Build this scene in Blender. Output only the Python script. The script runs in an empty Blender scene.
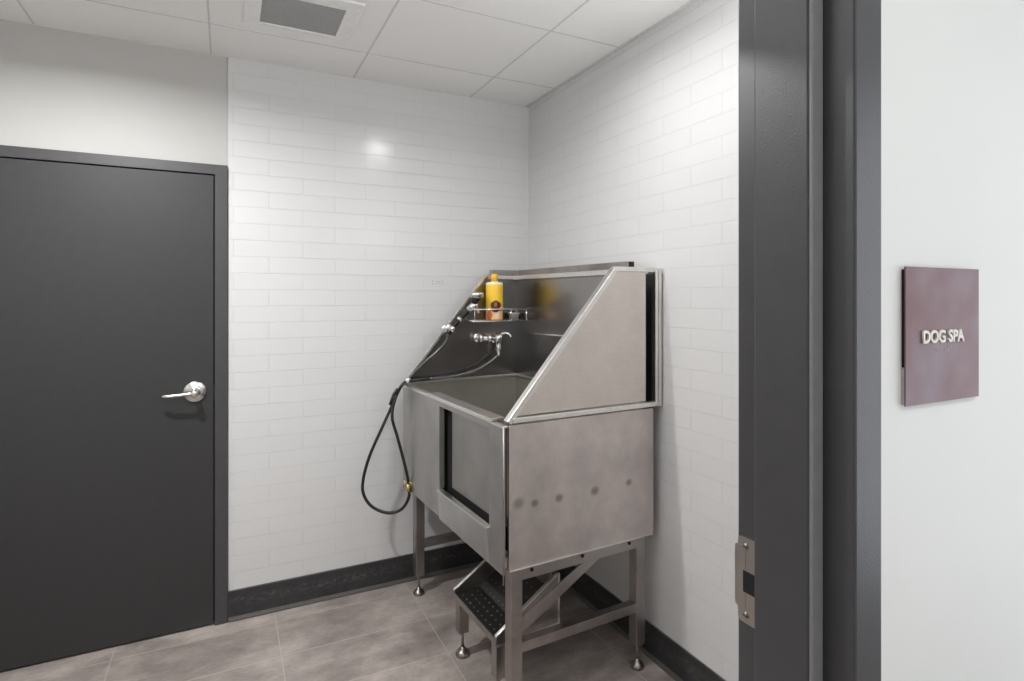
import bpy, bmesh, math
from math import sin, cos, pi, radians
from mathutils import Vector, Matrix

COL = bpy.context.scene.collection

# ------------------------------------------------------------------ helpers
class MB:
    """collects shapes, then links them as ONE mesh object"""
    def __init__(s): s.bm = bmesh.new()
    def _merge(s, tmp, mi):
        for f in tmp.faces: f.material_index = mi
        me = bpy.data.meshes.new('t'); tmp.to_mesh(me); tmp.free()
        s.bm.from_mesh(me); bpy.data.meshes.remove(me)
    def box(s, a, b, bev=0.0, mi=0, seg=2):
        t = bmesh.new(); bmesh.ops.create_cube(t, size=1)
        for v in t.verts:
            v.co = Vector([(a[i]+b[i])/2 + v.co[i]*(b[i]-a[i]) for i in range(3)])
        if bev > 0:
            bmesh.ops.bevel(t, geom=t.edges[:], offset=bev, segments=seg, affect='EDGES', profile=.5)
        s._merge(t, mi); return s
    def prism(s, poly, axis, lo, hi, bev=0.0, mi=0):
        """poly = 2D points, extruded along axis (0,1,2) from lo to hi"""
        t = bmesh.new()
        def mk(p, h):
            if axis == 0: return (h, p[0], p[1])
            if axis == 1: return (p[0], h, p[1])
            return (p[0], p[1], h)
        A = [t.verts.new(mk(p, lo)) for p in poly]; B = [t.verts.new(mk(p, hi)) for p in poly]
        t.faces.new(A); t.faces.new(B[::-1]); n = len(poly)
        for i in range(n): t.faces.new((A[i], B[i], B[(i+1) % n], A[(i+1) % n]))
        bmesh.ops.recalc_face_normals(t, faces=t.faces[:])
        if bev > 0: bmesh.ops.bevel(t, geom=t.edges[:], offset=bev, segments=2, affect='EDGES', profile=.5)
        s._merge(t, mi); return s
    def tube(s, pts, r, n=10, mi=0, smooth_path=0, caps=True):
        pts = [Vector(p) for p in pts]
        rs = r if isinstance(r, (list, tuple)) else None
        if smooth_path:
            out = []; N = len(pts)
            for i in range(N-1):
                p0, p1, p2, p3 = pts[max(i-1, 0)], pts[i], pts[i+1], pts[min(i+2, N-1)]
                for k in range(smooth_path):
                    u = k/smooth_path
                    out.append(.5*((2*p1)+(-p0+p2)*u+(2*p0-5*p1+4*p2-p3)*u*u+(-p0+3*p1-3*p2+p3)*u**3))
            out.append(pts[-1]); pts = out
        t = bmesh.new(); rings = []; up = None
        for i, p in enumerate(pts):
            d = (pts[min(i+1, len(pts)-1)]-pts[max(i-1, 0)]).normalized()
            if up is None:
                up = Vector((0, 0, 1)) if abs(d.z) < .9 else Vector((1, 0, 0))
            x = up.cross(d).normalized(); y = d.cross(x); up = y
            rr = rs[min(i, len(rs)-1)] if rs else r
            rings.append([t.verts.new(p+x*rr*cos(2*pi*k/n)+y*rr*sin(2*pi*k/n)) for k in range(n)])
        for a, b in zip(rings, rings[1:]):
            for k in range(n):
                f = t.faces.new((a[k], a[(k+1) % n], b[(k+1) % n], b[k])); f.smooth = True
        if caps:
            t.faces.new(rings[0][::-1]); t.faces.new(rings[-1])
        bmesh.ops.recalc_face_normals(t, faces=t.faces[:])
        s._merge(t, mi); return s
    def lathe(s, prof, c=(0, 0, 0), axis='z', n=32, mi=0):
        """prof = [(radius, height)...]"""
        t = bmesh.new(); rings = []
        for r, h in prof:
            ring = []
            for k in range(n):
                u, v = r*cos(2*pi*k/n), r*sin(2*pi*k/n)
                p = {'z': (u, v, h), 'y': (u, h, v), 'x': (h, u, v)}[axis]
                ring.append(t.verts.new(Vector(p)+Vector(c)))
            rings.append(ring)
        for a, b in zip(rings, rings[1:]):
            for k in range(n):
                f = t.faces.new((a[k], a[(k+1) % n], b[(k+1) % n], b[k])); f.smooth = True
        t.faces.new(rings[0][::-1]); t.faces.new(rings[-1])
        bmesh.ops.remove_doubles(t, verts=t.verts[:], dist=1e-6)
        bmesh.ops.recalc_face_normals(t, faces=t.faces[:])
        s._merge(t, mi); return s
    def build(s, name, mats, parent=None, **kw):
        me = bpy.data.meshes.new(name); s.bm.to_mesh(me); s.bm.free()
        if not isinstance(mats, (list, tuple)): mats = [mats]
        for m in mats: me.materials.append(m)
        o = bpy.data.objects.new(name, me); COL.objects.link(o)
        if parent: o.parent = parent
        for k, v in kw.items(): o[k] = v
        return o

def empty(name, loc=(0, 0, 0), rz=0, **kw):
    o = bpy.data.objects.new(name, None); COL.objects.link(o)
    o.location = loc; o.rotation_euler = (0, 0, rz); o.empty_display_size = .1
    for k, v in kw.items(): o[k] = v
    return o

def copy_tree(o, parent=None, **kw):
    c = o.copy(); COL.objects.link(c)
    if parent: c.parent = parent
    for ch in [x for x in COL.objects if x.parent == o]: copy_tree(ch, c)
    for k, v in kw.items(): c[k] = v
    return c

# ------------------------------------------------------------------ materials
def srgb(r, g, b):
    return tuple(((c/255)/12.92 if c/255 <= .04045 else ((c/255+.055)/1.055)**2.4) for c in (r, g, b))+(1,)

class NT:
    def __init__(s, name):
        s.m = bpy.data.materials.new(name); s.m.use_nodes = True
        s.n = s.m.node_tree.nodes; s.l = s.m.node_tree.links
        s.b = s.n['Principled BSDF']
    def add(s, t, **kw):
        nd = s.n.new(t)
        for k, v in kw.items():
            if k.startswith('i_'):
                key = k[2:]; key = int(key) if key.isdigit() else key.replace('_', ' ')
                nd.inputs[key].default_value = v
            else: setattr(nd, k, v)
        return nd
    def link(s, a, b): s.l.new(a, b)
    def coords(s, scale=(1, 1, 1), kind='Object', rot=(0, 0, 0), loc=(0, 0, 0)):
        tc = s.add('ShaderNodeTexCoord'); mp = s.add('ShaderNodeMapping')
        mp.inputs['Scale'].default_value = scale; mp.inputs['Rotation'].default_value = rot
        mp.inputs['Location'].default_value = loc
        s.link(tc.outputs[kind], mp.inputs['Vector']); return mp.outputs['Vector']
    def noise(s, vec, scale, detail=4, rough=.6):
        nd = s.add('ShaderNodeTexNoise'); nd.inputs['Scale'].default_value = scale
        nd.inputs['Detail'].default_value = detail; nd.inputs['Roughness'].default_value = rough
        s.link(vec, nd.inputs['Vector']); return nd.outputs['Fac']
    def ramp(s, fac, stops):
        r = s.add('ShaderNodeValToRGB'); e = r.color_ramp.elements
        while len(e) < len(stops): e.new(.5)
        for el, (p, c) in zip(e, stops): el.position = p; el.color = c
        s.link(fac, r.inputs['Fac']); return r.outputs['Color']
    def mix(s, fac, a, b, mode='MIX'):
        m = s.add('ShaderNodeMix', data_type='RGBA', blend_type=mode)
        for sock, v in ((m.inputs[0], fac), (m.inputs[6], a), (m.inputs[7], b)):
            if isinstance(v, (int, float, tuple)): sock.default_value = v
            else: s.link(v, sock)
        return m.outputs[2]
    def bump(s, h, strength, dist=.001, prev=None):
        b = s.add('ShaderNodeBump'); b.inputs['Strength'].default_value = strength
        b.inputs['Distance'].default_value = dist; s.link(h, b.inputs['Height'])
        if prev is not None: s.link(prev, b.inputs['Normal'])
        s.link(b.outputs['Normal'], s.b.inputs['Normal']); return b.outputs['Normal']
    def set(s, **kw):
        for k, v in kw.items(): s.b.inputs[k.replace('_', ' ')].default_value = v
        return s

def plain(name, col, rough=.5, metal=0, **kw):
    t = NT(name); t.set(Base_Color=col, Roughness=rough, Metallic=metal)
    v = t.coords(); f = t.noise(v, 60, 3)
    c = t.ramp(f, [(.3, tuple(x*.93 for x in col[:3])+(1,)), (.7, tuple(min(1, x*1.05) for x in col[:3])+(1,))])
    t.link(c, t.b.inputs['Base Color'])
    for k, v in kw.items(): t.b.inputs[k.replace('_', ' ')].default_value = v
    return t.m

# painted drywall (object coordinates of a mesh at the world origin = metres)
def drywall(name, col, peel=.15):
    t = NT(name); t.set(Roughness=.55)
    v = t.coords()
    c = t.ramp(t.noise(v, 1.5, 3), [(.3, tuple(x*.97 for x in col[:3])+(1,)), (.7, col)])
    t.link(c, t.b.inputs['Base Color'])
    t.bump(t.noise(v, 220, 3), peel, .002); return t.m

def tile_wall(name, along):
    """3 x 12 glazed wall tile, running bond"""
    t = NT(name)
    tc = t.add('ShaderNodeTexCoord'); sp = t.add('ShaderNodeSeparateXYZ'); cb = t.add('ShaderNodeCombineXYZ')
    t.link(tc.outputs['Object'], sp.inputs[0])
    ax = t.add('ShaderNodeMath', operation='ADD'); ax.inputs[1].default_value = 9.06-.483+.0 if along == 'X' else 9.06-.12
    az = t.add('ShaderNodeMath', operation='ADD'); az.inputs[1].default_value = -.138+.0765*4
    t.link(sp.outputs[along], ax.inputs[0]); t.link(sp.outputs['Z'], az.inputs[0])
    t.link(ax.outputs[0], cb.inputs[0]); t.link(az.outputs[0], cb.inputs[1])
    br = t.add('ShaderNodeTexBrick', offset=.5, offset_frequency=2, squash=1)
    br.inputs['Scale'].default_value = 1; br.inputs['Brick Width'].default_value = .302
    br.inputs['Row Height'].default_value = .0765; br.inputs['Mortar Size'].default_value = .0016
    br.inputs['Mortar Smooth'].default_value = .35; br.inputs['Bias'].default_value = 0
    br.inputs['Color1'].default_value = srgb(214, 214, 215); br.inputs['Color2'].default_value = srgb(215, 215, 216)
    br.inputs['Mortar'].default_value = srgb(211, 211, 211)
    t.link(cb.outputs[0], br.inputs['Vector'])
    t.link(br.outputs['Color'], t.b.inputs['Base Color'])
    t.set(Roughness=.2)
    inv = t.add('ShaderNodeMath', operation='SUBTRACT'); inv.inputs[0].default_value = 1; t.link(br.outputs['Fac'], inv.inputs[1])
    n1 = t.bump(inv.outputs[0], .8, .0012)
    # every tile is a touch dished
    t.bump(t.noise(t.coords(), 9, 1), .06, .01, n1)
    return t.m

def floor_mat():
    t = NT('floor_porcelain'); tc = t.add('ShaderNodeTexCoord')
    mp = t.add('ShaderNodeMapping'); mp.inputs['Location'].default_value = (-.205+.624*10, -2.54+.28*60, 0)
    t.link(tc.outputs['Object'], mp.inputs['Vector'])
    br = t.add('ShaderNodeTexBrick', offset=0, squash=1)
    br.inputs['Scale'].default_value = 1; br.inputs['Brick Width'].default_value = .624
    br.inputs['Row Height'].default_value = .28; br.inputs['Mortar Size'].default_value = .0022
    br.inputs['Mortar Smooth'].default_value = .2; br.inputs['Bias'].default_value = 0
    br.inputs['Color1'].default_value = (0, 0, 0, 1); br.inputs['Color2'].default_value = (1, 1, 1, 1)
    t.link(mp.outputs[0], br.inputs['Vector'])
    v = t.coords((1, 1.7, 1)); base = t.ramp(t.noise(v, 3.2, 9, .68), [(.32, srgb(122, 113, 109)), (.5, srgb(158, 148, 143)), (.68, srgb(190, 180, 174))])
    fine = t.ramp(t.noise(t.coords((1, 3, 1)), 60, 5, .7), [(.25, (.72, .72, .72, 1)), (.75, (1.15, 1.15, 1.15, 1))])
    c = t.mix(.8, base, fine, 'MULTIPLY')
    tint = t.mix(.08, c, br.outputs['Color'], 'OVERLAY')
    c = t.mix(br.outputs['Fac'], tint, srgb(180, 170, 163))
    t.link(c, t.b.inputs['Base Color']); t.set(Roughness=.42)
    inv = t.add('ShaderNodeMath', operation='SUBTRACT'); inv.inputs[0].default_value = 1; t.link(br.outputs['Fac'], inv.inputs[1])
    t.bump(inv.outputs[0], .4, .001); return t.m

def ceiling_mat():
    t = NT('ceiling_panel')
    v = t.coords(); c = t.ramp(t.noise(v, 260, 4, .7), [(.3, srgb(240, 240, 239)), (.6, srgb(246, 246, 245))])
    t.link(c, t.b.inputs['Base Color']); t.set(Roughness=.7)
    t.bump(t.noise(v, 300, 4), .12, .002); return t.m

def steel(name, base, rough, grain=(1, 1, 30), marks=False, tint=None, blot=.18, bump=.06, var=1.0):
    """brushed stainless sheet: grain runs across the stretched axis"""
    t = NT(name); t.set(Metallic=1.0)
    g = t.noise(t.coords(grain), 22, 5, .65)
    blo = t.noise(t.coords((1, 1, 1)), 5.5, 6, .6)
    c = t.ramp(blo, [(.28, tuple(x*(1-blot) for x in base[:3])+(1,)), (.55, base), (.8, (tint or base))])
    c = t.mix(.35*var, c, t.ramp(g, [(.3, (.78, .78, .78, 1)), (.7, (1.12, 1.12, 1.12, 1))]), 'MULTIPLY')
    if marks:   # round weld stains in a row across the sheet
        tc = t.add('ShaderNodeTexCoord')
        for (x, z, r, s_) in ((.048, .768, .030, .42), (.114, .757, .021, .5), (.217, .758, .023, .5), (.377, .757, .026, .52), (.541, .763, .020, .5)):
            mp = t.add('ShaderNodeMapping'); mp.inputs['Location'].default_value = (-x, 0, -z)
            t.link(tc.outputs['Object'], mp.inputs['Vector'])
            m2 = t.add('ShaderNodeVectorMath', operation='MULTIPLY'); m2.inputs[1].default_value = (1/r, 0, 1.15/r)
            t.link(mp.outputs[0], m2.inputs[0])
            ln = t.add('ShaderNodeVectorMath', operation='LENGTH'); t.link(m2.outputs[0], ln.inputs[0])
            f = t.ramp(ln.outputs['Value'], [(.35, (s_, s_, s_, 1)), (1.0, (0, 0, 0, 1))])
            c = t.mix(f, c, srgb(52, 46, 43))
    t.link(c, t.b.inputs['Base Color'])
    rr = t.add('ShaderNodeMapRange'); rr.inputs['To Min'].default_value = rough-.06*var; rr.inputs['To Max'].default_value = rough+.08*var
    t.link(g, rr.inputs['Value']); t.link(rr.outputs[0], t.b.inputs['Roughness'])
    t.bump(g, bump, .0008); return t.m

def base_mat():
    """dark cove base with pale scuffs along its middle"""
    t = NT('cove_base_dark'); v = t.coords((1, 1, 1))
    c = t.ramp(t.noise(v, 30, 5), [(.3, srgb(44, 44, 46)), (.75, srgb(58, 58, 60))])
    sc = t.ramp(t.noise(t.coords((1, 1, 2.2)), 42, 7, .75), [(.50, (0, 0, 0, 1)), (.62, (1, 1, 1, 1))])
    tc = t.add('ShaderNodeTexCoord'); sp = t.add('ShaderNodeSeparateXYZ'); t.link(tc.outputs['Object'], sp.inputs[0])
    band = t.ramp(sp.outputs['Z'], [(.055, (0, 0, 0, 1)), (.075, (1, 1, 1, 1)), (.095, (1, 1, 1, 1)), (.112, (0, 0, 0, 1))])
    f = t.mix(1.0, sc, band, 'MULTIPLY'); f = t.mix(1.0, f, (.45, .45, .45, 1), 'MULTIPLY')
    t.link(t.mix(f, c, srgb(120, 118, 115)), t.b.inputs['Base Color']); t.set(Roughness=.45); return t.m

def paint(name, col, rough=.42, peel=.35):
    t = NT(name); v = t.coords()
    c = t.ramp(t.noise(v, 25, 4), [(.3, tuple(x*.94 for x in col[:3])+(1,)), (.7, tuple(x*1.05 for x in col[:3])+(1,))])
    t.link(c, t.b.inputs['Base Color']); t.set(Roughness=rough)
    t.bump(t.noise(v, 380, 2), peel, .0006); return t.m

def sign_mat():
    t = NT('sign_plum_metal'); v = t.coords()
    g = t.noise(t.coords((1, 1, 40)), 30, 4)
    c = t.ramp(t.noise(v, 9, 2), [(.3, srgb(104, 64, 64)), (.5, srgb(114, 88, 93)), (.7, srgb(124, 106, 116))])
    c = t.mix(.4, c, t.ramp(g, [(.3, (.82, .82, .82, 1)), (.7, (1.1, 1.1, 1.1, 1))]), 'MULTIPLY')
    t.link(c, t.b.inputs['Base Color']); t.set(Metallic=.35, Roughness=.45); return t.m

def bottle_mat():
    """yellow plastic with a printed dog picture over a peach panel, low on the front"""
    t = NT('shampoo_bottle_print'); tc = t.add('ShaderNodeTexCoord')
    sp = t.add('ShaderNodeSeparateXYZ'); t.link(tc.outputs['Object'], sp.inputs[0])
    # print reads across x at the front (y<0)
    col = t.ramp(sp.outputs['Z'], [(.0, srgb(246, 190, 140)), (.062, srgb(248, 205, 160)), (.075, srgb(252, 208, 70)), (.186, srgb(252, 206, 66)), (.190, srgb(242, 234, 200))])
    def blob(x, z, rx, rz, colr, c, soft=.85):
        mp = t.add('ShaderNodeMapping'); mp.inputs['Location'].default_value = (-x, 0, -z); t.link(tc.outputs['Object'], mp.inputs['Vector'])
        m2 = t.add('ShaderNodeVectorMath', operation='MULTIPLY'); m2.inputs[1].default_value = (1/rx, 0, 1/rz); t.link(mp.outputs[0], m2.inputs[0])
        ln = t.add('ShaderNodeVectorMath', operation='LENGTH'); t.link(m2.outputs[0], ln.inputs[0])
        f = t.ramp(ln.outputs['Value'], [(soft, (1, 1, 1, 1)), (1, (0, 0, 0, 1))])
        return t.mix(f, c, colr)
    c = blob(.006, .085, .022, .022, srgb(96, 52, 26), col)
    c = blob(-.012, .080, .010, .018, srgb(84, 42, 20), c)
    c = blob(.024, .080, .009, .018, srgb(84, 42, 20), c)
    c = blob(.006, .084, .010, .013, srgb(164, 104, 64), c)
    c = blob(.004, .058, .022, .016, srgb(88, 36, 40), c)
    c = blob(-.026, .030, .014, .030, srgb(208, 120, 60), c)
    c = blob(.012, .026, .014, .018, srgb(248, 214, 180), c)
    t.link(c, t.b.inputs['Base Color']); t.set(Roughness=.3); return t.m

M = {}
M['dry_in'] = drywall('painted_drywall_warm', srgb(190, 189, 187))
M['dry_out'] = drywall('painted_drywall_white', srgb(240, 240, 238), .1)
M['tile_x'] = tile_wall('glazed_tile_back', 'X')
M['tile_y'] = tile_wall('glazed_tile_side', 'Y')
M['floor'] = floor_mat()
M['ceil'] = ceiling_mat()
M['tbar'] = plain('grid_line_grey', srgb(212, 212, 212), .6)
M['base'] = base_mat()
M['toe'] = plain('cove_toe', srgb(96, 94, 92), .4)
M['metal_trim'] = plain('aluminium_edge', srgb(150, 150, 150), .35, .9)
M['door_paint'] = paint('charcoal_door_paint', srgb(50, 50, 51), .5, .2)
M['frame_paint'] = paint('charcoal_frame_paint', srgb(70, 69, 72), .36, .45)
M['steel'] = steel('stainless_outer', (.50, .49, .48, 1), .42, (1, 1, 14), marks=False, tint=(.54, .53, .515, 1))
M['steel_side'] = steel('stainless_side_stained', (.66, .60, .575, 1), .44, (22, 1, 1), marks=True, tint=(.80, .73, .70, 1), blot=.24)
M['steel_splash'] = steel('stainless_splash', (.70, .65, .60, 1), .48, (1, 1, 6), tint=(.74, .69, .64, 1), blot=.08)
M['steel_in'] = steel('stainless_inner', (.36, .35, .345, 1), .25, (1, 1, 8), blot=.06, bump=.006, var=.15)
M['steel_apron'] = steel('stainless_apron', (.66, .655, .65, 1), .4, (1, 1, 14), tint=(.72, .71, .70, 1))
M['steel_gate'] = steel('stainless_gate', (.44, .43, .41, 1), .42, (1, 1, 14), tint=(.48, .47, .45, 1))
M['steel_basin'] = steel('stainless_basin', (.62, .60, .56, 1), .4, (1, 1, 8), blot=.1, bump=.02)
M['steel_edge'] = steel('stainless_edge', (.82, .80, .77, 1), .3, (3, 3, 3), blot=.1)
M['steel_leg'] = steel('stainless_tube', (.44, .405, .39, 1), .36, (9, 9, 2), blot=.35)
M['foot'] = plain('dull_foot', (.34, .31, .29, 1), .28, 1)
M['chrome'] = plain('chrome', (.85, .85, .85, 1), .12, 1)
M['satin'] = plain('satin_nickel', (.72, .71, .69, 1), .24, 1)
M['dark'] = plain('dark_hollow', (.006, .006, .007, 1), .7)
M['rubber'] = plain('black_rubber', (.012, .012, .013, 1), .28)
M['hose_lit'] = plain('black_hose_lit', (.17, .17, .17, 1), .25, .7)  # inner runs of the black hose, the light on them put into the colour
M['brass'] = plain('yellow_brass', srgb(206, 190, 120), .35, .6)
M['grille'] = plain('vent_grille_grey', srgb(172, 172, 172), .6)
M['vent_white'] = plain('vent_white', srgb(240, 240, 240), .5)
M['gasket'] = plain('grey_gasket', srgb(132, 132, 134), .35)
M['strike'] = steel('strike_satin', (.5, .46, .43, 1), .35, (1, 1, 20))
M['sign'] = sign_mat()
M['letter'] = plain('raised_white', srgb(235, 230, 222), .45)
M['tape'] = plain('black_foam', (.01, .01, .01, 1), .8)
M['backer'] = plain('clear_backer', srgb(214, 208, 205), .3)
M['bottle'] = bottle_mat()
M['cap'] = plain('orange_cap', srgb(246, 192, 70), .35)
M['cup'] = plain('grey_cup', srgb(186, 182, 177), .4)
M['tread'] = None
t = NT('step_tread_dark'); t.set(Metallic=.9, Roughness=.5, Base_Color=(.07, .068, .066, 1)); M['tread'] = t.m
M['stud'] = plain('tread_stud', (.22, .21, .20, 1), .4, 1)
M['mark'] = plain('old_fixing_mark', srgb(168, 168, 166), .6)
t = NT('lamp_lens'); t.set(Base_Color=(1, 1, 1, 1), Roughness=.6); t.b.inputs['Emission Color'].default_value = (1, .98, .95, 1); t.b.inputs['Emission Strength'].default_value = 6; M['lens'] = t.m
t = NT('panel_lens'); t.set(Base_Color=(1, 1, 1, 1), Roughness=.6); t.b.inputs['Emission Color'].default_value = (1, .995, .985, 1); t.b.inputs['Emission Strength'].default_value = 1.6; M['lens_dim'] = t.m
t = NT('fill_pane'); t.set(Base_Color=(.8, .85, .9, 1), Roughness=.3); t.b.inputs['Emission Color'].default_value = (.90, .95, 1, 1); t.b.inputs['Emission Strength'].default_value = 2.3; M['pane'] = t.m  # added emission that brightens the frame face and corridor

t = NT('fill_diffuser'); t.set(Base_Color=(1, 1, 1, 1), Roughness=.6); t.b.inputs['Emission Color'].default_value = (1, .995, .985, 1); t.b.inputs['Emission Strength'].default_value = 2.0; M['glow'] = t.m  # emission of the added fill pendant

# ------------------------------------------------------------------ the setting
YB, XR, H, XL = 2.9215, 1.566, 2.58, -1.30
Y0, Y1 = .4365, .595          # front wall: corridor face, room face
CX0, CX1, CY = -1.9, 2.6, -1.25   # corridor
st = dict(kind='structure')
MB().box((CX0-.1, CY-.1, -.1), (CX1+.1, YB+.2, 0)).build('floor', M['floor'], **st)

ce = MB(); ce.box((CX0-.1, CY-.1, H), (CX1+.1, YB+.2, H+.08))
for x in (-1.32, -.69, -.06, .572, 1.2):
    ce.box((x-.0035, Y1, H-.0015), (x+.0035, YB, H+.001), mi=1)
for y in (.935, 1.49, 2.045, 2.60):
    ce.box((XL, y-.0035, H-.0015), (XR, y+.0035, H+.001), mi=1)
ce.build('ceiling', [M['ceil'], M['tbar']], **st)

DX0, DX1, DH = -1.03, .007, 2.079          # closed door opening outer frame
w = MB()
w.box((XL-.1, YB+.012, 0), (DX0+.02, YB+.12, H)).box((DX0+.02, YB+.012, DH-.02), (DX1, YB+.12, H))
w.box((DX0-.02, YB+.121, 0), (DX1+.02, YB+.2, DH))
w.box((DX1, YB+.012, 0), (XR+.1, YB+.12, H))
w.box((DX1+.002, YB, .12), (XR+.02, YB+.0125, H), .0015, mi=1)
w.build('wall_back', [M['dry_in'], M['tile_x']], **st)
w = MB(); w.box((XR+.0125, Y1, 0), (XR+.11, YB+.1, H)); w.box((XR, Y1, .12), (XR+.013, YB+.012, H), mi=1)
w.build('wall_right', [M['dry_in'], M['tile_y']], **st)
MB().box((XL-.1, Y1-.1, 0), (XL, YB+.1, H)).build('wall_left', M['dry_in'], **st)
OX0, OX1, OH = -.283, .673, 2.10           # open doorway (rabbet faces)
w = MB()
w.box((OX1+.012, Y0, 0), (CX1, Y1, H)).box((CX0, Y0, 0), (OX0-.012, Y1, H)).box((OX0-.012, Y0, OH+.012), (OX1+.012, Y1, H))
w.build('wall_front', M['dry_out'], **st)
MB().box((CX0, CY-.1, 0), (CX1, CY, H)).build('wall_corridor', M['dry_out'], **st)
MB().box((CX1, CY-.1, 0), (CX1+.1, Y0, H)).build('wall_corridor_right', M['dry_out'], **st)
MB().box((CX0-.1, CY-.1, 0), (CX0, Y0, H)).build('wall_corridor_left', M['dry_out'], **st)

# added fill: tall glazed shape that glows, unseen at the corridor's right end
m = MB()
for a, b in (((CX1-.03, -1.15, .25), (CX1, -1.09, 2.40)), ((CX1-.03, .14, .25), (CX1, .20, 2.40)), ((CX1-.03, -1.15, .20), (CX1, .20, .26)), ((CX1-.03, -1.15, 2.36), (CX1, .20, 2.42)), ((CX1-.03, -.50, .25), (CX1, -.45, 2.40))): m.box(a, b, .003)
m.build('fill_window_1', M['frame_paint'], **st)
MB().box((CX1-.012, -1.10, .25), (CX1-.008, .15, 2.38)).build('fill_window_pane', M['pane'], bpy.data.objects['fill_window_1'])

# wall angle of the ceiling grid
MB().box((XR-.024, Y1, H-.003), (XR-.0005, YB, H+.0005)).box((XR-.003, Y1, H-.022), (XR-.0002, YB, H), 0).build('trim_1', M['tbar'], **st)

def base(name, p0, p1, inward):
    """cove base: dark riser, rounded toe and a thin metal edge under the tile"""
    m = MB(); (x0, y0), (x1, y1) = p0, p1; ix, iy = inward
    def bx(d0, d1, z0, z1, mi, bev=0):
        xs = sorted((x0+ix*d0, x1+ix*d1)) if ix else sorted((x0, x1))
        ys = sorted((y0+iy*d0, y1+iy*d1)) if iy else sorted((y0, y1))
        m.box((xs[0], ys[0], z0), (xs[1], ys[1], z1), bev, mi)
    bx(-.012, .007, 0, .135, 0); bx(-.012, .003, .135, .139, 2)
    bx(0, .014, 0, .012, 1, .004); bx(0, .010, .004, .020, 1, .003)
    m.build(name, [M['base'], M['toe'], M['metal_trim']], **st)
base('baseboard_back', (DX1+.003, YB), (XR, YB), (0, -1))
base('baseboard_right', (XR, Y1), (XR, YB-.012), (-1, 0))
base('baseboard_left', (XL, Y1), (XL, YB+.01), (1, 0))
base('baseboard_front', (OX1+.075, Y1), (XR-.014, Y1), (0, 1))

# closed charcoal door in the back wall
d = empty('door_1', (-.51, YB, 0), kind='structure')
def loc(m, o): # shift mesh into the parent's frame
    bmesh.ops.translate(m.bm, vec=-Vector(o.location), verts=m.bm.verts[:]); return m
m = MB(); FW = .052
m.box((DX1-FW, YB-.012, 0), (DX1, YB+.11, DH), .002).box((DX0, YB-.012, 0), (DX0+FW, YB+.11, DH), .002)
m.box((DX0+FW-.002, YB-.0115, DH-.045), (DX1-FW+.002, YB+.11, DH), .002)
loc(m, d).build('door_frame', M['frame_paint'], d)
m = MB().box((DX0+FW+.004, YB-.004, .008), (DX1-FW-.0045, YB+.04, DH-.049), .0015)
loc(m, d).build('door_leaf', M['door_paint'], d)
m = MB().box((DX0+FW, YB+.045, 0), (DX1-FW, YB+.05, DH-.045)); loc(m, d).build('door_stop', M['dark'], d)
m = MB().box((DX1-FW-.0060, YB-.0128, 1.028), (DX1-FW+.0010, YB+.02, 1.088), .0004); loc(m, d).build('latch', M['dark'], d)
m = MB()
m.lathe([(.0, -.004), (.047, -.004), (.047, -.008), (.043, -.013), (.026, -.017), (.016, -.020), (.013, -.030), (.0, -.030)], (-.123, YB, 1.060), 'y', 40)
ro = loc(m, d).build('handle_rose', M['satin'], d)
m = MB()
m.lathe([(.0, -.02), (.0125, -.02), (.0125, -.056), (.016, -.060), (.016, -.074), (.012, -.080), (0, -.081)], (-.123, YB, 1.060), 'y', 24)
m.tube([(-.123, YB-.066, 1.060), (-.15, YB-.067, 1.059), (-.20, YB-.066, 1.056), (-.235, YB-.062, 1.055), (-.243, YB-.052, 1.055)], [.0095, .0095, .009, .0085, .0075], 14, smooth_path=4)
lv = loc(m, d).build('lever_handle', M['satin'], d)

# open doorway in the front: double rabbet steel frame
d = empty('door_2', (OX1, Y1, 0), kind='structure')
FY = .43; FACE = .053; YBK = .606; SY0, SY1 = .474, .557; SX = .024
prof = [(OX1+FACE, FY), (OX1, FY), (OX1, SY0), (OX1-SX, SY0), (OX1-SX, SY1), (OX1, SY1), (OX1, YBK), (OX1+FACE, YBK)]
m = MB().prism(prof, 2, 0, OH, .0028); loc(m, d).build('door_jamb', M['frame_paint'], d)
mir = [(OX0-(x-OX1), y) for x, y in prof]
m = MB().prism(mir, 2, 0, OH, .0028); loc(m, d).build('door_jamb', M['frame_paint'], d)
hp = [(y, OH+(x-OX1)) for x, y in prof]
m = MB().prism([(y, z) for y, z in hp], 0, OX0-FACE, OX1+FACE, .0016); loc(m, d).build('door_header', M['frame_paint'], d)
MB().box((OX1-SX+.0015, SY0-.004, .002), (OX1-.0015, SY0+.001, OH-.002), .0014).build('frame_gasket', M['gasket'], None)
gk = bpy.data.objects['frame_gasket']; gk.parent = d; gk.location = -Vector(d.location); gk['label'] = 'light grey gasket strip'
# strike plate in the inner rabbet
m = MB(); X = OX1; z0, z1, yc = 1.010, 1.133, .582
pts = []
def rr(y0, y1, a, b, r, n=5):
    o = []
    for (cy, cz, a0) in ((y1-r, b-r, 0), (y0+r, b-r, 90), (y0+r, a+r, 180), (y1-r, a+r, 270)):
        for k in range(n+1):
            an = radians(a0+90*k/n); o.append((cy+r*cos(an), cz+r*sin(an)))
    return o
m.prism([(y, z) for y, z in rr(.560, .6035, z0, z1, .006)], 0, X-.0022, X-.0002)
m.prism([(y, z) for y, z in rr(.590, .609, z0+.020, z1-.013, .004)], 0, X-.0026, X-.0004)
m.box((X-.0028, .6045, z0+.024), (X+.012, .6085, z1-.018), .0012)
sp_ = loc(m, d).build('strike_plate', M['strike'], d)
m = MB().box((X-.0032, .560, 1.0545), (X-.0015, .594, 1.0855), .0006); loc(m, d).build('latch_hole', M['dark'], sp_)
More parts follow.
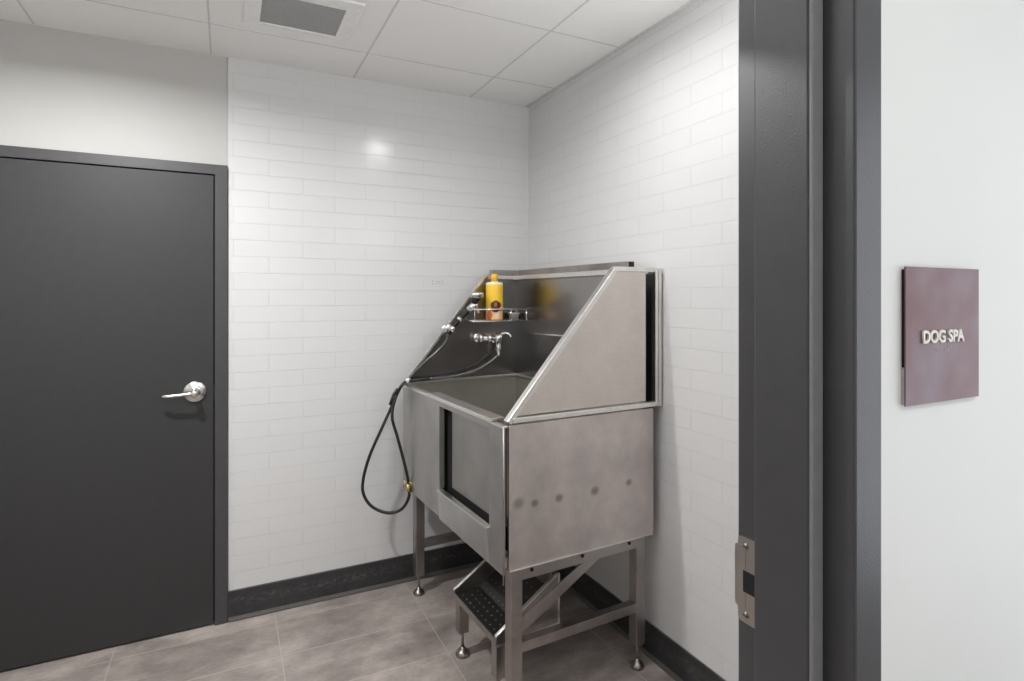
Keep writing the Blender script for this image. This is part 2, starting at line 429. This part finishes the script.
for z in (z0+.012, z1-.012):
    m = MB().lathe([(0, -.0048), (.0024, -.0046), (.0046, -.003), (.005, -.0018), (0, -.0018)], (X, .589, z), 'x', 18)
    m.box((X-.0052, .5855, z-.0005), (X-.0044, .5925, z+.0005), mi=1)
    loc(m, d).build('screw', [M['foot'], M['dark']], sp_)

# ceiling exhaust vent
v = empty('exhaust_vent', (.265, 2.34, H), label='white square ceiling exhaust vent with a grey grille', category='vent')
m = MB()
m.box((.06, 2.165, H-.010), (.12, 2.51, H-.0005), .003).box((.41, 2.165, H-.010), (.468, 2.51, H-.0005), .003)
m.box((.118, 2.165, H-.010), (.412, 2.235, H-.0005), .003).box((.118, 2.48, H-.010), (.412, 2.51, H-.0005), .003)
loc(m, v).build('vent_frame', M['vent_white'], v)
m = MB().box((.118, 2.233, H-.0035), (.412, 2.482, H-.0005))
for k in range(27):
    y = 2.238+k*.0091; m.box((.12, y, H-.0065), (.41, y+.0042, H-.003))
loc(m, v).build('vent_grille', M['grille'], v, label='grey grille')

# ceiling downlights (above the picture)
def downlight(x, y, label, power, r=.06, spread=180):
    o = empty('downlight', (x, y, H), label=label, category='ceiling light', group='ceiling downlights')
    MB().lathe([(r+.012, -.0004), (r+.022, -.0004), (r+.020, -.006), (r+.006, -.008), (r+.004, -.003), (r+.012, -.002)], n=40).build('trim_ring', M['vent_white'], o)
    MB().lathe([(0, -.0006), (r+.004, -.0006), (r+.003, -.004), (0, -.005)], n=40).build('lens', M['lens'], o)
    L = bpy.data.lights.new('downlight_lamp', 'AREA'); L.shape = 'DISK'; L.size = r*1.7; L.energy = power; L.color = (1, .995, .985)
    L.spread = radians(spread)
    lo = bpy.data.objects.new('lamp', L); COL.objects.link(lo); lo.parent = o; lo.location = (0, 0, -.012)
    return o
E_A, E_B, E_C, E_U = 7.3, 32, 9, 7
downlight(.99, 1.66, 'round ceiling downlight above the washing tub', E_A, spread=165)
downlight(-.50, 1.95, 'round ceiling downlight in front of the charcoal door', E_B, spread=165)
# uplighter added to brighten the ceiling, unseen on the room side of the front wall
o = empty('fill_uplight', (1.22, Y1, 1.90), label='added white bowl uplighter brightening the ceiling, unseen beside the doorway', category='added fill light')
MB().box((-.05, .0005, -.06), (.05, .014, .06), .003).box((-.015, .012, -.02), (.015, .06, .01)).build('wall_plate', M['vent_white'], o)
m = MB().lathe([(.0, -.06)]+[(.13*sin(pi*k/20), -.06*cos(pi*k/20)) for k in range(1, 11)]+[(.124, .0), (.118, -.012), (.09, -.034), (0, -.046)], (0, .145, 0), n=36)
m.build('bowl', M['vent_white'], o)
L = bpy.data.lights.new('fill_uplight_lamp', 'AREA'); L.shape = 'DISK'; L.size = .2; L.energy = E_U; L.color = (1, .995, .985)
lo = bpy.data.objects.new('lamp', L); COL.objects.link(lo); lo.parent = o; lo.location = (0, .145, -.004); lo.rotation_euler = (pi, 0, 0)
# unseen suspended luminaire added as soft fill, just past the doorway
o = empty('fill_pendant', (-.2, .90, H), label='added long white pendant giving soft fill inside the room near its doorway', category='ceiling light')
MB().box((-.50, -.05, -.018), (.50, .05, -.0005), .003).build('ceiling_plate', M['vent_white'], o)
for x in (-.45, .45): MB().tube([(x, 0, -.018), (x, 0, -.345)], .003, 8).build('cable', M['chrome'], o)
MB().box((-.55, -.25, -.46), (.55, .25, -.34), .03, seg=3).build('diffuser', M['glow'], o)
# corridor ceiling panel
o = empty('corridor_light', (.25, -.60, H), label='flat rectangular ceiling panel light in the corridor', category='ceiling light')
MB().box((-.6, -.3, -.012), (.6, .3, -.0005), .003).build('panel_frame', M['vent_white'], o)
MB().box((-.57, -.27, -.014), (.57, .27, -.011)).build('diffuser', M['lens_dim'], o)
L = bpy.data.lights.new('corridor_lamp', 'AREA'); L.shape = 'RECTANGLE'; L.size = 1.1; L.size_y = .5; L.energy = E_C; L.color = (1, .995, .985)
lo = bpy.data.objects.new('lamp', L); COL.objects.link(lo); lo.parent = o; lo.location = (0, 0, -.03)

# ------------------------------------------------------------------ dog washing tub
TX, TY, PH = .8567, 1.7599, radians(2.72)
tub = empty('dog_washing_tub', (TX, TY, 0), PH, label='stainless steel raised dog washing tub with sloped splash guards in the tiled corner', category='tub')
W, Ln, ZB, ZT = .668, 1.054, .54, 1.042
S = M['steel']
# basin: walls, sloping bottom, front with gate opening
m = MB()
m.box((.03, .030, ZB+.02), (W-.03, .036, ZT)).box((0, Ln-.014, ZB), (W-.03, Ln, ZT)).box((W-.04, .014, ZB), (W-.03, Ln, ZT))
m.prism([(.0, ZB+.045), (W-.03, ZB+.025), (W-.03, ZB+.010), (.0, ZB+.010)], 1, .014, Ln-.004)
m.build('basin', M['steel_basin'], tub)
m = MB()
G0, G1, GZ0, GZ1 = .107, .578, .660, 1.014
m.box((-.012, G1, ZB), (-.002, Ln, ZT), .0015).box((-.012, .004, ZB-.01), (-.002, G0, ZT-.004), .0015)
m.box((-.0115, G0-.001, GZ1), (-.002, G1+.001, ZT-.001))
# reveal of the opening
m.box((-.002, G1, GZ0), (.012, G1+.006, GZ1+.01)).box((-.002, G0-.006, GZ0), (.012, G0, GZ1+.01)).box((-.002, G0, GZ1), (.012, G1, GZ1+.008))
m.build('front_panel', S, tub)
MB().prism([(-.003, ZB-.008), (-.013, ZB-.008), (-.022, GZ0-.002), (-.012, GZ0-.002)], 1, G0, G1-.002, .001).build('apron', M['steel_apron'], tub)
MB().box((-.0245, G0, GZ0-.005), (.002, G1-.004, GZ0+.001), .0018).build('apron_lip', M['steel_edge'], tub)
MB().prism([(.040, GZ0-.07), (.70, GZ0-.07), (.70, 1.035), (.515, 1.035), (.515, GZ0+.045), (.040, GZ0+.045)], 0, .0285, .036).build('gate_gap_shade', M['dark'], tub, label='black sheet standing for the shade in the gate gap')  # shade inside the gate gap put in as a black sheet
m = MB().box((.024, .045, GZ0+.016), (.028, .522, 1.035), .001)
m.build('sliding_gate', M['steel_gate'], tub)
# rim: front strip and the channel the gate slides in
m = MB().box((-.018, G1+.10, ZT-.008), (.014, Ln+.002, ZT+.006), .003)
m.box((-.016, Ln-.012, ZT-.006), (W-.02, Ln+.004, ZT+.006), .003)
m.build('rim', M['steel_edge'], tub)
m = MB().box((-.018, .085, ZT+.001), (.040, G1+.130, ZT+.010), .0018).box((-.018, .085, ZT-.005), (-.014, G1+.130, ZT+.003), .0010)
m.build('gate_channel', M['steel_edge'], tub)
MB().box((-.014, .004, ZT-.010), (.008, .09, ZT-.002), .002).build('rim', M['steel_edge'], tub)
m = MB().tube([(-.012, -.002, 1.038), (-.012, -.002, .505)], .0027, 8).tube([(-.012, -.002, .505), (-.009, .006, .498)], .0027, 8)
m.build('hinge_rod', M['steel_leg'], tub)
# outer side sheets
m = MB().prism(rr(.011, W, ZB, ZT-.002, .010), 1, .001, .012, .0008); m.build('side_panel', M['steel_side'], tub, label='side sheet with a row of round dark weld stains')
m = MB().prism(rr(.0, W, ZB, ZT-.002, .010), 1, Ln, Ln+.008, .0008); m.build('side_panel', S, tub)
# near splash guard with hollow back
m = MB().prism([(.016, 1.071), (.472, 1.594), (.626, 1.598), (.626, 1.071)], 1, .0, .008)
g = m.build('splash_guard', M['steel_splash'], tub)
m = MB()
dx, dz = .466, .535; ln = math.hypot(dx, dz); nx, nz = dz/ln, -dx/ln; wd = .020
m.prism([(.002, 1.055), (.470, 1.595), (.470+nx*wd+.006, 1.595+nz*wd+.007), (.002+nx*wd, 1.055+nz*wd)], 1, -.004, .026, .0018)
m.box((.02, -.010, 1.047), (.700, .012, 1.066), .003).box((.466, -.008, 1.580), (.700, .012, 1.598), .002)
m.box((.668, -.012, 1.050), (.682, .012, 1.594), .002).box((.686, -.012, 1.047), (.700, .03, 1.598), .002).box((.682, -.006, 1.05), (.686, .01, 1.594))
m.build('guard_edging', M['steel_edge'], g)
# far splash guard
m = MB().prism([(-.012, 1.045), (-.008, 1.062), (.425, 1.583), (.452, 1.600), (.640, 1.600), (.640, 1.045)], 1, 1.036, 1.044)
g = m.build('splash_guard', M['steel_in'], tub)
m = MB().prism([(-.014, 1.058), (.423, 1.586), (.446, 1.602), (.452, 1.597), (.430, 1.579), (-.006, 1.052)], 1, 1.026, 1.047)
m.build('guard_edging', M['steel_edge'], g)
MB().box((.0, 1.028, 1.048), (.628, 1.037, 1.060), .002).build('seam_ledge', M['steel_edge'], g)
MB().box((.452, 1.020, 1.578), (.612, 1.046, 1.598), .002).build('top_flange', M['steel_edge'], g)
MB().box((.470, 1.024, 1.601), (.640, 1.050, 1.628), .002).build('top_cap', M['steel_leg'], g)
# back splash: inner sheet, outer sheet, top flange, rail
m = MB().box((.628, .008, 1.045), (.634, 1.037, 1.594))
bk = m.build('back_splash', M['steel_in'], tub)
MB().box((.606, .010, 1.574), (.650, 1.036, 1.598), .003).build('guard_edging', M['steel_edge'], bk)
MB().box((.620, .01, 1.048), (.629, 1.03, 1.060), .002).build('seam_ledge', M['steel_edge'], bk)
MB().tube([(.629, .93, 1.288), (.615, .92, 1.288), (.613, .74, 1.293), (.615, .56, 1.296), (.629, .55, 1.296)], .004, 10).build('thin_bar', M['chrome'], bk)  # thin chrome bar along the inner back sheet
m = MB().box((.690, .03, 1.047), (.696, 1.044, 1.598)).box((.634, 1.03, 1.047), (.694, 1.044, 1.598))
m.build('rear_sheet', S, bk)
m = MB().box((.638, .118, 1.6005), (.672, 1.04, 1.630), .002).box((.641, .1165, 1.604), (.669, .119, 1.627), mi=1)
m.build('top_rail', [M['steel_leg'], M['dark']], bk)
# under frame
def leg(a, b):
    l = MB().box((a, b, .100), (a+.046, b+.046, ZB+.005), .003).box((a+.004, b+.004, .094), (a+.042, b+.042, .102), .001).build('leg', M['steel_leg'], tub)
    c = (a+.023, b+.023, 0)
    MB().tube([(c[0], c[1], .02), (c[0], c[1], .100)], .0055, 12).lathe([(0, .0), (.026, .0), (.028, .004), (.027, .012), (.020, .020), (.010, .026), (.009, .036), (0, .036)], c, n=28).build('levelling_foot', M['foot'], l)
for a in (.030, .597):
    for b in (.020, .985): leg(a, b)
T = M['steel_leg']
for (b0, b1, yb) in ((.020, .048, -1), (.985, 1.020, 1)):
    r = MB().box((.074, b0, .488), (.600, b1, ZB+.006), .002).build('top_rail', T, tub)
    for a in (.113, .333, .559):
        MB().lathe([(0, -.006), (.004, -.006), (.0062, -.004), (.0062, .002), (0, .002)], (a, b0 if yb < 0 else b0, .517), 'y', 14).build('bolt', M['dark'], r)
    MB().box((.074, b0+.002, .232), (.600, b0+.038, .268), .002).build('cross_rail', T, tub)
    if yb < 0: MB().prism([(.074, .352), (.345, .49), (.425, .49), (.074, .296)], 1, b0+.006, b0+.012, .001).build('brace', T, tub)
MB().box((.60, .064, .488), (.638, .988, ZB+.006), .002).build('top_rail', T, tub)

MB().box((.012, -.005, ZB-.0015), (W-.006, .024, ZB+.002), .001).build('bottom_lip', M['steel_edge'], tub)
# faucet on the far guard
F0 = 1.034
m = MB()
m.lathe([(0, 0), (.030, 0), (.028, -.008), (.016, -.012), (.014, -.03), (0, -.03)], (.492, F0, 1.262), 'y', 28)
m.tube([(.492, F0-.045, 1.285), (.492, F0-.045, 1.26), (.492, F0-.045, 1.205)], [.021, .023, .020], 20)
m.lathe([(0, 1.170), (.011, 1.170), (.012, 1.190), (.016, 1.194), (.016, 1.208), (0, 1.208)], (.492, F0-.045, 0), n=20)
m.tube([(.475, F0-.045, 1.262), (.385, F0-.048, 1.266)], .0125, 16)
m.lathe([(0, -.02), (.019, -.02), (.019, .0), (.0, .0)], (.450, F0-.046, 1.2635), 'x', 20)
m.lathe([(0, -.012), (.021, -.012), (.021, .004), (.0, .004)], (.388, F0-.048, 1.266), 'x', 20)
m.tube([(.388, F0-.048, 1.266), (.388, F0, 1.266)], .011, 14)
m.lathe([(0, 0), (.024, 0), (.022, -.007), (0, -.008)], (.388, F0, 1.266), 'y', 24)
fc = m.build('faucet', M['chrome'], tub)
MB().tube([(.505, F0-.05, 1.283), (.525, F0-.062, 1.290), (.543, F0-.075, 1.283), (.550, F0-.08, 1.268)], [.009, .008, .008, .006], 12, smooth_path=4).build('tap_lever', M['chrome'], fc)
m = MB().lathe([(0, 0), (.024, 0), (.022, -.008), (0, -.009)], (.205, F0, 1.318), 'y', 24)
m.tube([(.205, F0, 1.318), (.205, F0-.05, 1.315)], .010, 12)
m.tube([(.180, F0-.052, 1.306), (.212, F0-.052, 1.346)], [.016, .017], 16)
m.build('sprayer_holder', M['chrome'], tub)

# hand shower and its hose (stands in the holder, hose looped over the rim)
hs = empty('hand_shower', (TX, TY, 0), PH, label='chrome hand shower with long black hose looped over the tub rim', category='shower')
hb = .968
m = MB().tube([(.190, hb, 1.292), (.215, hb, 1.325), (.262, hb-.004, 1.372), (.300, hb-.010, 1.412), (.318, hb-.02, 1.430)], [.010, .012, .014, .014, .013], 16, smooth_path=4)
m.build('handle', M['rubber'], hs, label='black grip')
m = MB()
for p, q in (((.205, 1.310), (.220, 1.330)), ((.250, 1.362), (.262, 1.374))):
    m.tube([(p[0], hb-.002, p[1]), (q[0], hb-.003, q[1])], .0155, 16)
m.tube([(.300, hb-.012, 1.414), (.325, hb-.022, 1.436), (.345, hb-.03, 1.432)], [.016, .020, .015], 16)
m.tube([(.340, hb-.03, 1.425), (.352, hb-.03, 1.40)], .008, 12)
m.build('trigger_body', M['chrome'], hs)
m = MB().tube([(.325, hb-.022, 1.434), (.332, hb-.022, 1.46), (.338, hb-.022, 1.478)], [.015, .018, .030], 20)
m.build('neck', M['rubber'], hs)
m = MB().lathe([(0, 1.476), (.033, 1.476), (.038, 1.484), (.038, 1.500), (.034, 1.506), (0, 1.507)], (.340, hb-.022, 0), n=32)
m.build('spray_head', M['satin'], hs)
c_, s_ = cos(PH), sin(PH)
def wl(x, y, z):
    a, b = x-TX, y-TY; return (c_*a+s_*b, -s_*a+c_*b, z)
path = [(.192, hb, 1.294), (.185, .975, 1.255), (.141, .995, 1.203), (.085, 1.005, 1.157), (.03, 1.0, 1.112), (-.018, .995, 1.068), (-.05, .992, 1.035),
        wl(.735, 2.80, .945), wl(.680, 2.79, .838), wl(.622, 2.79, .712), wl(.592, 2.79, .605), wl(.592, 2.785, .535), wl(.630, 2.775, .472),
        wl(.700, 2.75, .438), wl(.762, 2.73, .452), wl(.790, 2.70, .515), wl(.789, 2.70, .585), wl(.772, 2.715, .68), wl(.745, 2.735, .80), wl(.722, 2.75, .90),
        wl(.742, 2.765, .985), wl(.785, 2.775, 1.055), (.03, 1.0, 1.068), (.11, 1.0, 1.070), (.229, .998, 1.074), (.328, .993, 1.090), (.395, .99, 1.112), (.450, .99, 1.142), (.482, .99, 1.165), (.491, .989, 1.178)]
MB().tube(path[5:24], .0075, 12, smooth_path=8).build('hose', M['rubber'], hs, label='long black hose loop')
MB().tube(path[:6], .0062, 12, smooth_path=8).build('sprayer_hose', M['hose_lit'], hs, label='hose from sprayer to rim, light put into its grey')
MB().tube(path[23:], .0080, 12, smooth_path=8).build('inlet_hose', M['hose_lit'], hs, label='hose from rim to faucet, light put into its grey')
m = MB().tube([wl(.786, 2.697, .580), wl(.787, 2.697, .545)], .0095, 12).tube([wl(.79, 2.69, .59), wl(.806, 2.685, .575), wl(.81, 2.68, .55), wl(.795, 2.69, .535)], .004, 8, smooth_path=3)
m.tube([wl(.768, 2.69, .602), wl(.762, 2.69, .57)], .004, 8)
m.build('hose_clip', M['brass'], hs, label='yellow clip')
m = MB().tube([wl(.716, 2.77, .955), wl(.735, 2.77, 1.005), wl(.755, 2.775, 1.03)], .007, 8, smooth_path=3)
m.build('hose_coupling', M['rubber'], hs)
MB().tube([(-.024, .985, 1.066), (-.002, .985, 1.082)], .012, 12).build('hose_ring', M['satin'], hs)

# wire basket with bottle and cup
bs = empty('wire_basket', (TX, TY, 0), PH, label='chrome wire shelf basket on the dark far splash guard', category='basket')
B0, B1, b0, b1 = .322, .628, .925, 1.030
m = MB()
m.tube([(B0, b1, 1.418), (B0, b0, 1.418), (B1, b0, 1.418), (B1, b1, 1.418)], .0042, 8)
for k in range(10):
    x = B0+.004+k*(B1-B0-.008)/9
    m.tube([(x, b0+.002, 1.356), (x, b1, 1.356)], .0016, 6)
for x, y in ((B0, b0), (B1, b0), (B0, b1-.002), (B1, b1-.002), ((B0+B1)/2+.06, b0)):
    m.tube([(x, y, 1.356), (x, y, 1.418)], .0026, 6)
m.tube([(B0, b1, 1.356), (B0, b0, 1.356), (B1, b0, 1.356), (B1, b1, 1.356), (B0, b1, 1.356)], .0026, 8)
m.build('wire_frame', M['chrome'], bs)
bx_, by_ = .461, .975
bt = empty('shampoo_bottle', (TX+c_*bx_-s_*by_, TY+s_*bx_+c_*by_, 1.3585), PH-.45, label='yellow shampoo bottle with orange cap and dog picture in the wire basket', category='bottle')
m = MB().lathe([(0, 0), (.040, 0), (.0445, .004), (.0455, .012), (.0455, .190), (.044, .197), (.036, .201), (.020, .203), (.0165, .206), (0, .206)], n=40)
m.build('bottle_body', M['bottle'], bt)
m = MB().lathe([(0, .206), (.0185, .206), (.0185, .228), (.0165, .243), (.010, .246), (0, .246)], n=28); m.build('cap', M['cap'], bt, label='orange cap')
cx_, cy_ = .585, .985
cp = MB().lathe([(0, 0), (.024, 0), (.027, .030), (.034, .031), (.034, .038), (.030, .038), (.029, .034), (.023, .004), (0, .003)], n=32).build('small_cup', M['cup'])
cp.location = (TX+c_*cx_-s_*cy_, TY+s_*cx_+c_*cy_, 1.3585)
cp['label'] = 'small grey plastic cup beside the yellow bottle in the wire basket'; cp['category'] = 'cup'

# ------------------------------------------------------------------ pull-out step
sp = empty('metal_step', (TX, TY, 0), PH, label='small stainless step with dark studded tread under the washing tub', category='step')
S0, S1 = .108, .478
m = MB().prism([(.018, .236), (.018, .250), (.132, .250), (.277, .350), (.281, .344), (.136, .243), (.132, .236)], 1, S0, S1).box((.014, S0, .228), (.020, S1, .252), .0015, mi=1)
for i in range(7):
    for j in range(10):
        a = .042+i*.034; b = S0+.026+j*.035+(.0175 if i % 2 else 0)
        h = max(0, (a-.134)*.69)
        if b < S1-.015: m.lathe([(0.0, .2522), (.0025, .2517), (.0042, .2503), (.0042, .247), (0, .247)], (a, b, h), n=10, mi=2)
m.build('tread', [M['tread'], M['steel_leg'], M['stud']], sp, label='dark studded tread')
for b in (S0-.004, S1):
    pl = MB().prism([(.016, .226), (.016, .262), (.275, .425), (.285, .425), (.285, .238)], 1, b, b+.004, .0008).build('side_plate', M['steel_leg'], sp)
    m = MB().prism([(.013, .258), (.274, .422), (.274, .430), (.013, .267)], 1, b-.004, b+.009, .001)
    m.box((.279, b-.004, .238), (.287, b+.009, .430), .001).prism([(.02, .224), (.285, .236), (.285, .243), (.02, .232)], 1, b-.004, b+.008, .001)
    m.build('plate_edging', M['steel_edge'], pl)
for b in (S0+.002, S1-.045):
    l = MB().box((.020, b, .100), (.024, b+.042, .238), .001).box((.020, b, .100), (.060, b+.004, .238), .001).box((.020, b+.038, .100), (.060, b+.042, .238), .001).build('leg', M['steel_leg'], sp)
    c = (.042, b+.021, 0)
    MB().tube([(c[0], c[1], .02), (c[0], c[1], .14)], .0055, 12).box((.022, b+.002, .134), (.058, b+.04, .140)).lathe([(0, .0), (.028, .0), (.030, .004), (.029, .012), (.021, .022), (.010, .028), (.009, .036), (0, .036)], c, n=28).build('levelling_foot', M['foot'], l)
for b in (S0+.01, S1-.03): MB().box((.262, b, .238), (.282, b+.02, .541), .001).build('hanger', M['steel_leg'], sp)

# ------------------------------------------------------------------ sign
sg = empty('room_sign', (.863, Y0, 1.43), label='square plum metal room sign lettered DOG SPA on the white corridor wall', category='sign')
MB().box((-.0855, -.0045, -.040), (.0855, -.0002, .086), .0004).build('foam_backing', M['tape'], sg, label='black foam backing')
MB().box((-.0855, -.0045, -.0885), (.0855, -.0002, -.041), .0004).build('mounting_plate', M['backer'], sg)
fp = MB().box((-.088, -.0065, -.0895), (.088, -.0045, .0895), .0006).build('face_plate', M['sign'], sg)
def text(body, size, x, z, y, ext, mat, parent, sx=1.0, name='lettering'):
    cu = bpy.data.curves.new(name, 'FONT'); cu.body = body; cu.size = size; cu.extrude = ext; cu.offset = .0007
    o = bpy.data.objects.new('tmp', cu); COL.objects.link(o)
    dg = bpy.context.evaluated_depsgraph_get(); me = bpy.data.meshes.new_from_object(o.evaluated_get(dg)); bpy.data.objects.remove(o)
    xs = [v.co.x for v in me.vertices]; x0, x1 = min(xs), max(xs)
    R = Matrix.Rotation(radians(90), 4, 'X')
    for v in me.vertices: v.co.x = (v.co.x-(x0+x1)/2)*sx
    me.transform(R); me.materials.clear(); me.materials.append(mat)
    q = bpy.data.objects.new(name, me); COL.objects.link(q); q.parent = parent; q.location = (x, y, z); return q, (x1-x0)*sx
q, wd_ = text('DOG SPA', .0225, -.003, -.0095, -.0075, .0012, M['letter'], fp)
for v in q.data.vertices: v.co.x *= .098/wd_
braille = ['145', '135', '1245', '', '234', '1234', '1']
m = MB()
for i, cell in enumerate(braille):
    for ch in cell:
        k = int(ch); cx = -.021+i*.0062+(.0024 if k > 3 else 0); cz = -.0175-((k-1) % 3)*.0024
        m.lathe([(0, -.0073), (.0006, -.0071), (.0009, -.0064), (0, -.0064)], (cx, 0, cz), 'y', 8)
m.build('braille_dots', M['backer'], fp)

# faint marks of an old fixing on the tiles
mk = MB()
for x in (.985, 1.040):
    for z in (1.553, 1.567): mk.lathe([(0, -.0008), (.0032, -.0006), (.0032, 0), (0, 0)], (x, YB, z), 'y', 12)
mk.box((.994, YB-.0005, 1.5655), (1.031, YB, 1.5675)).box((.994, YB-.0005, 1.5525), (1.031, YB, 1.5540)).box((1.020, YB-.0005, 1.554), (1.0225, YB, 1.566))
mk.build('fixing_mark', M['mark'], bpy.data.objects['wall_back'])

# ------------------------------------------------------------------ camera, world, view
cam = bpy.data.cameras.new('camera'); cam.sensor_width = 36; cam.lens = 573.54/1024*36; cam.shift_y = -(340.5-297.35)/1024; cam.clip_start = .02
co = bpy.data.objects.new('camera', cam); COL.objects.link(co)
co.location = (0, 0, 1.48); co.rotation_euler = (radians(90), 0, -radians(26.516))
sc = bpy.context.scene; sc.camera = co
wd = bpy.data.worlds.new('world'); sc.world = wd; wd.use_nodes = True
wd.node_tree.nodes['Background'].inputs[0].default_value = (.05, .05, .05, 1)
sc.view_settings.view_transform = 'Standard'; sc.view_settings.look = 'None'
sc.view_settings.gamma = 1; sc.view_settings.use_curve_mapping = False
sc.view_settings.exposure = 0.0
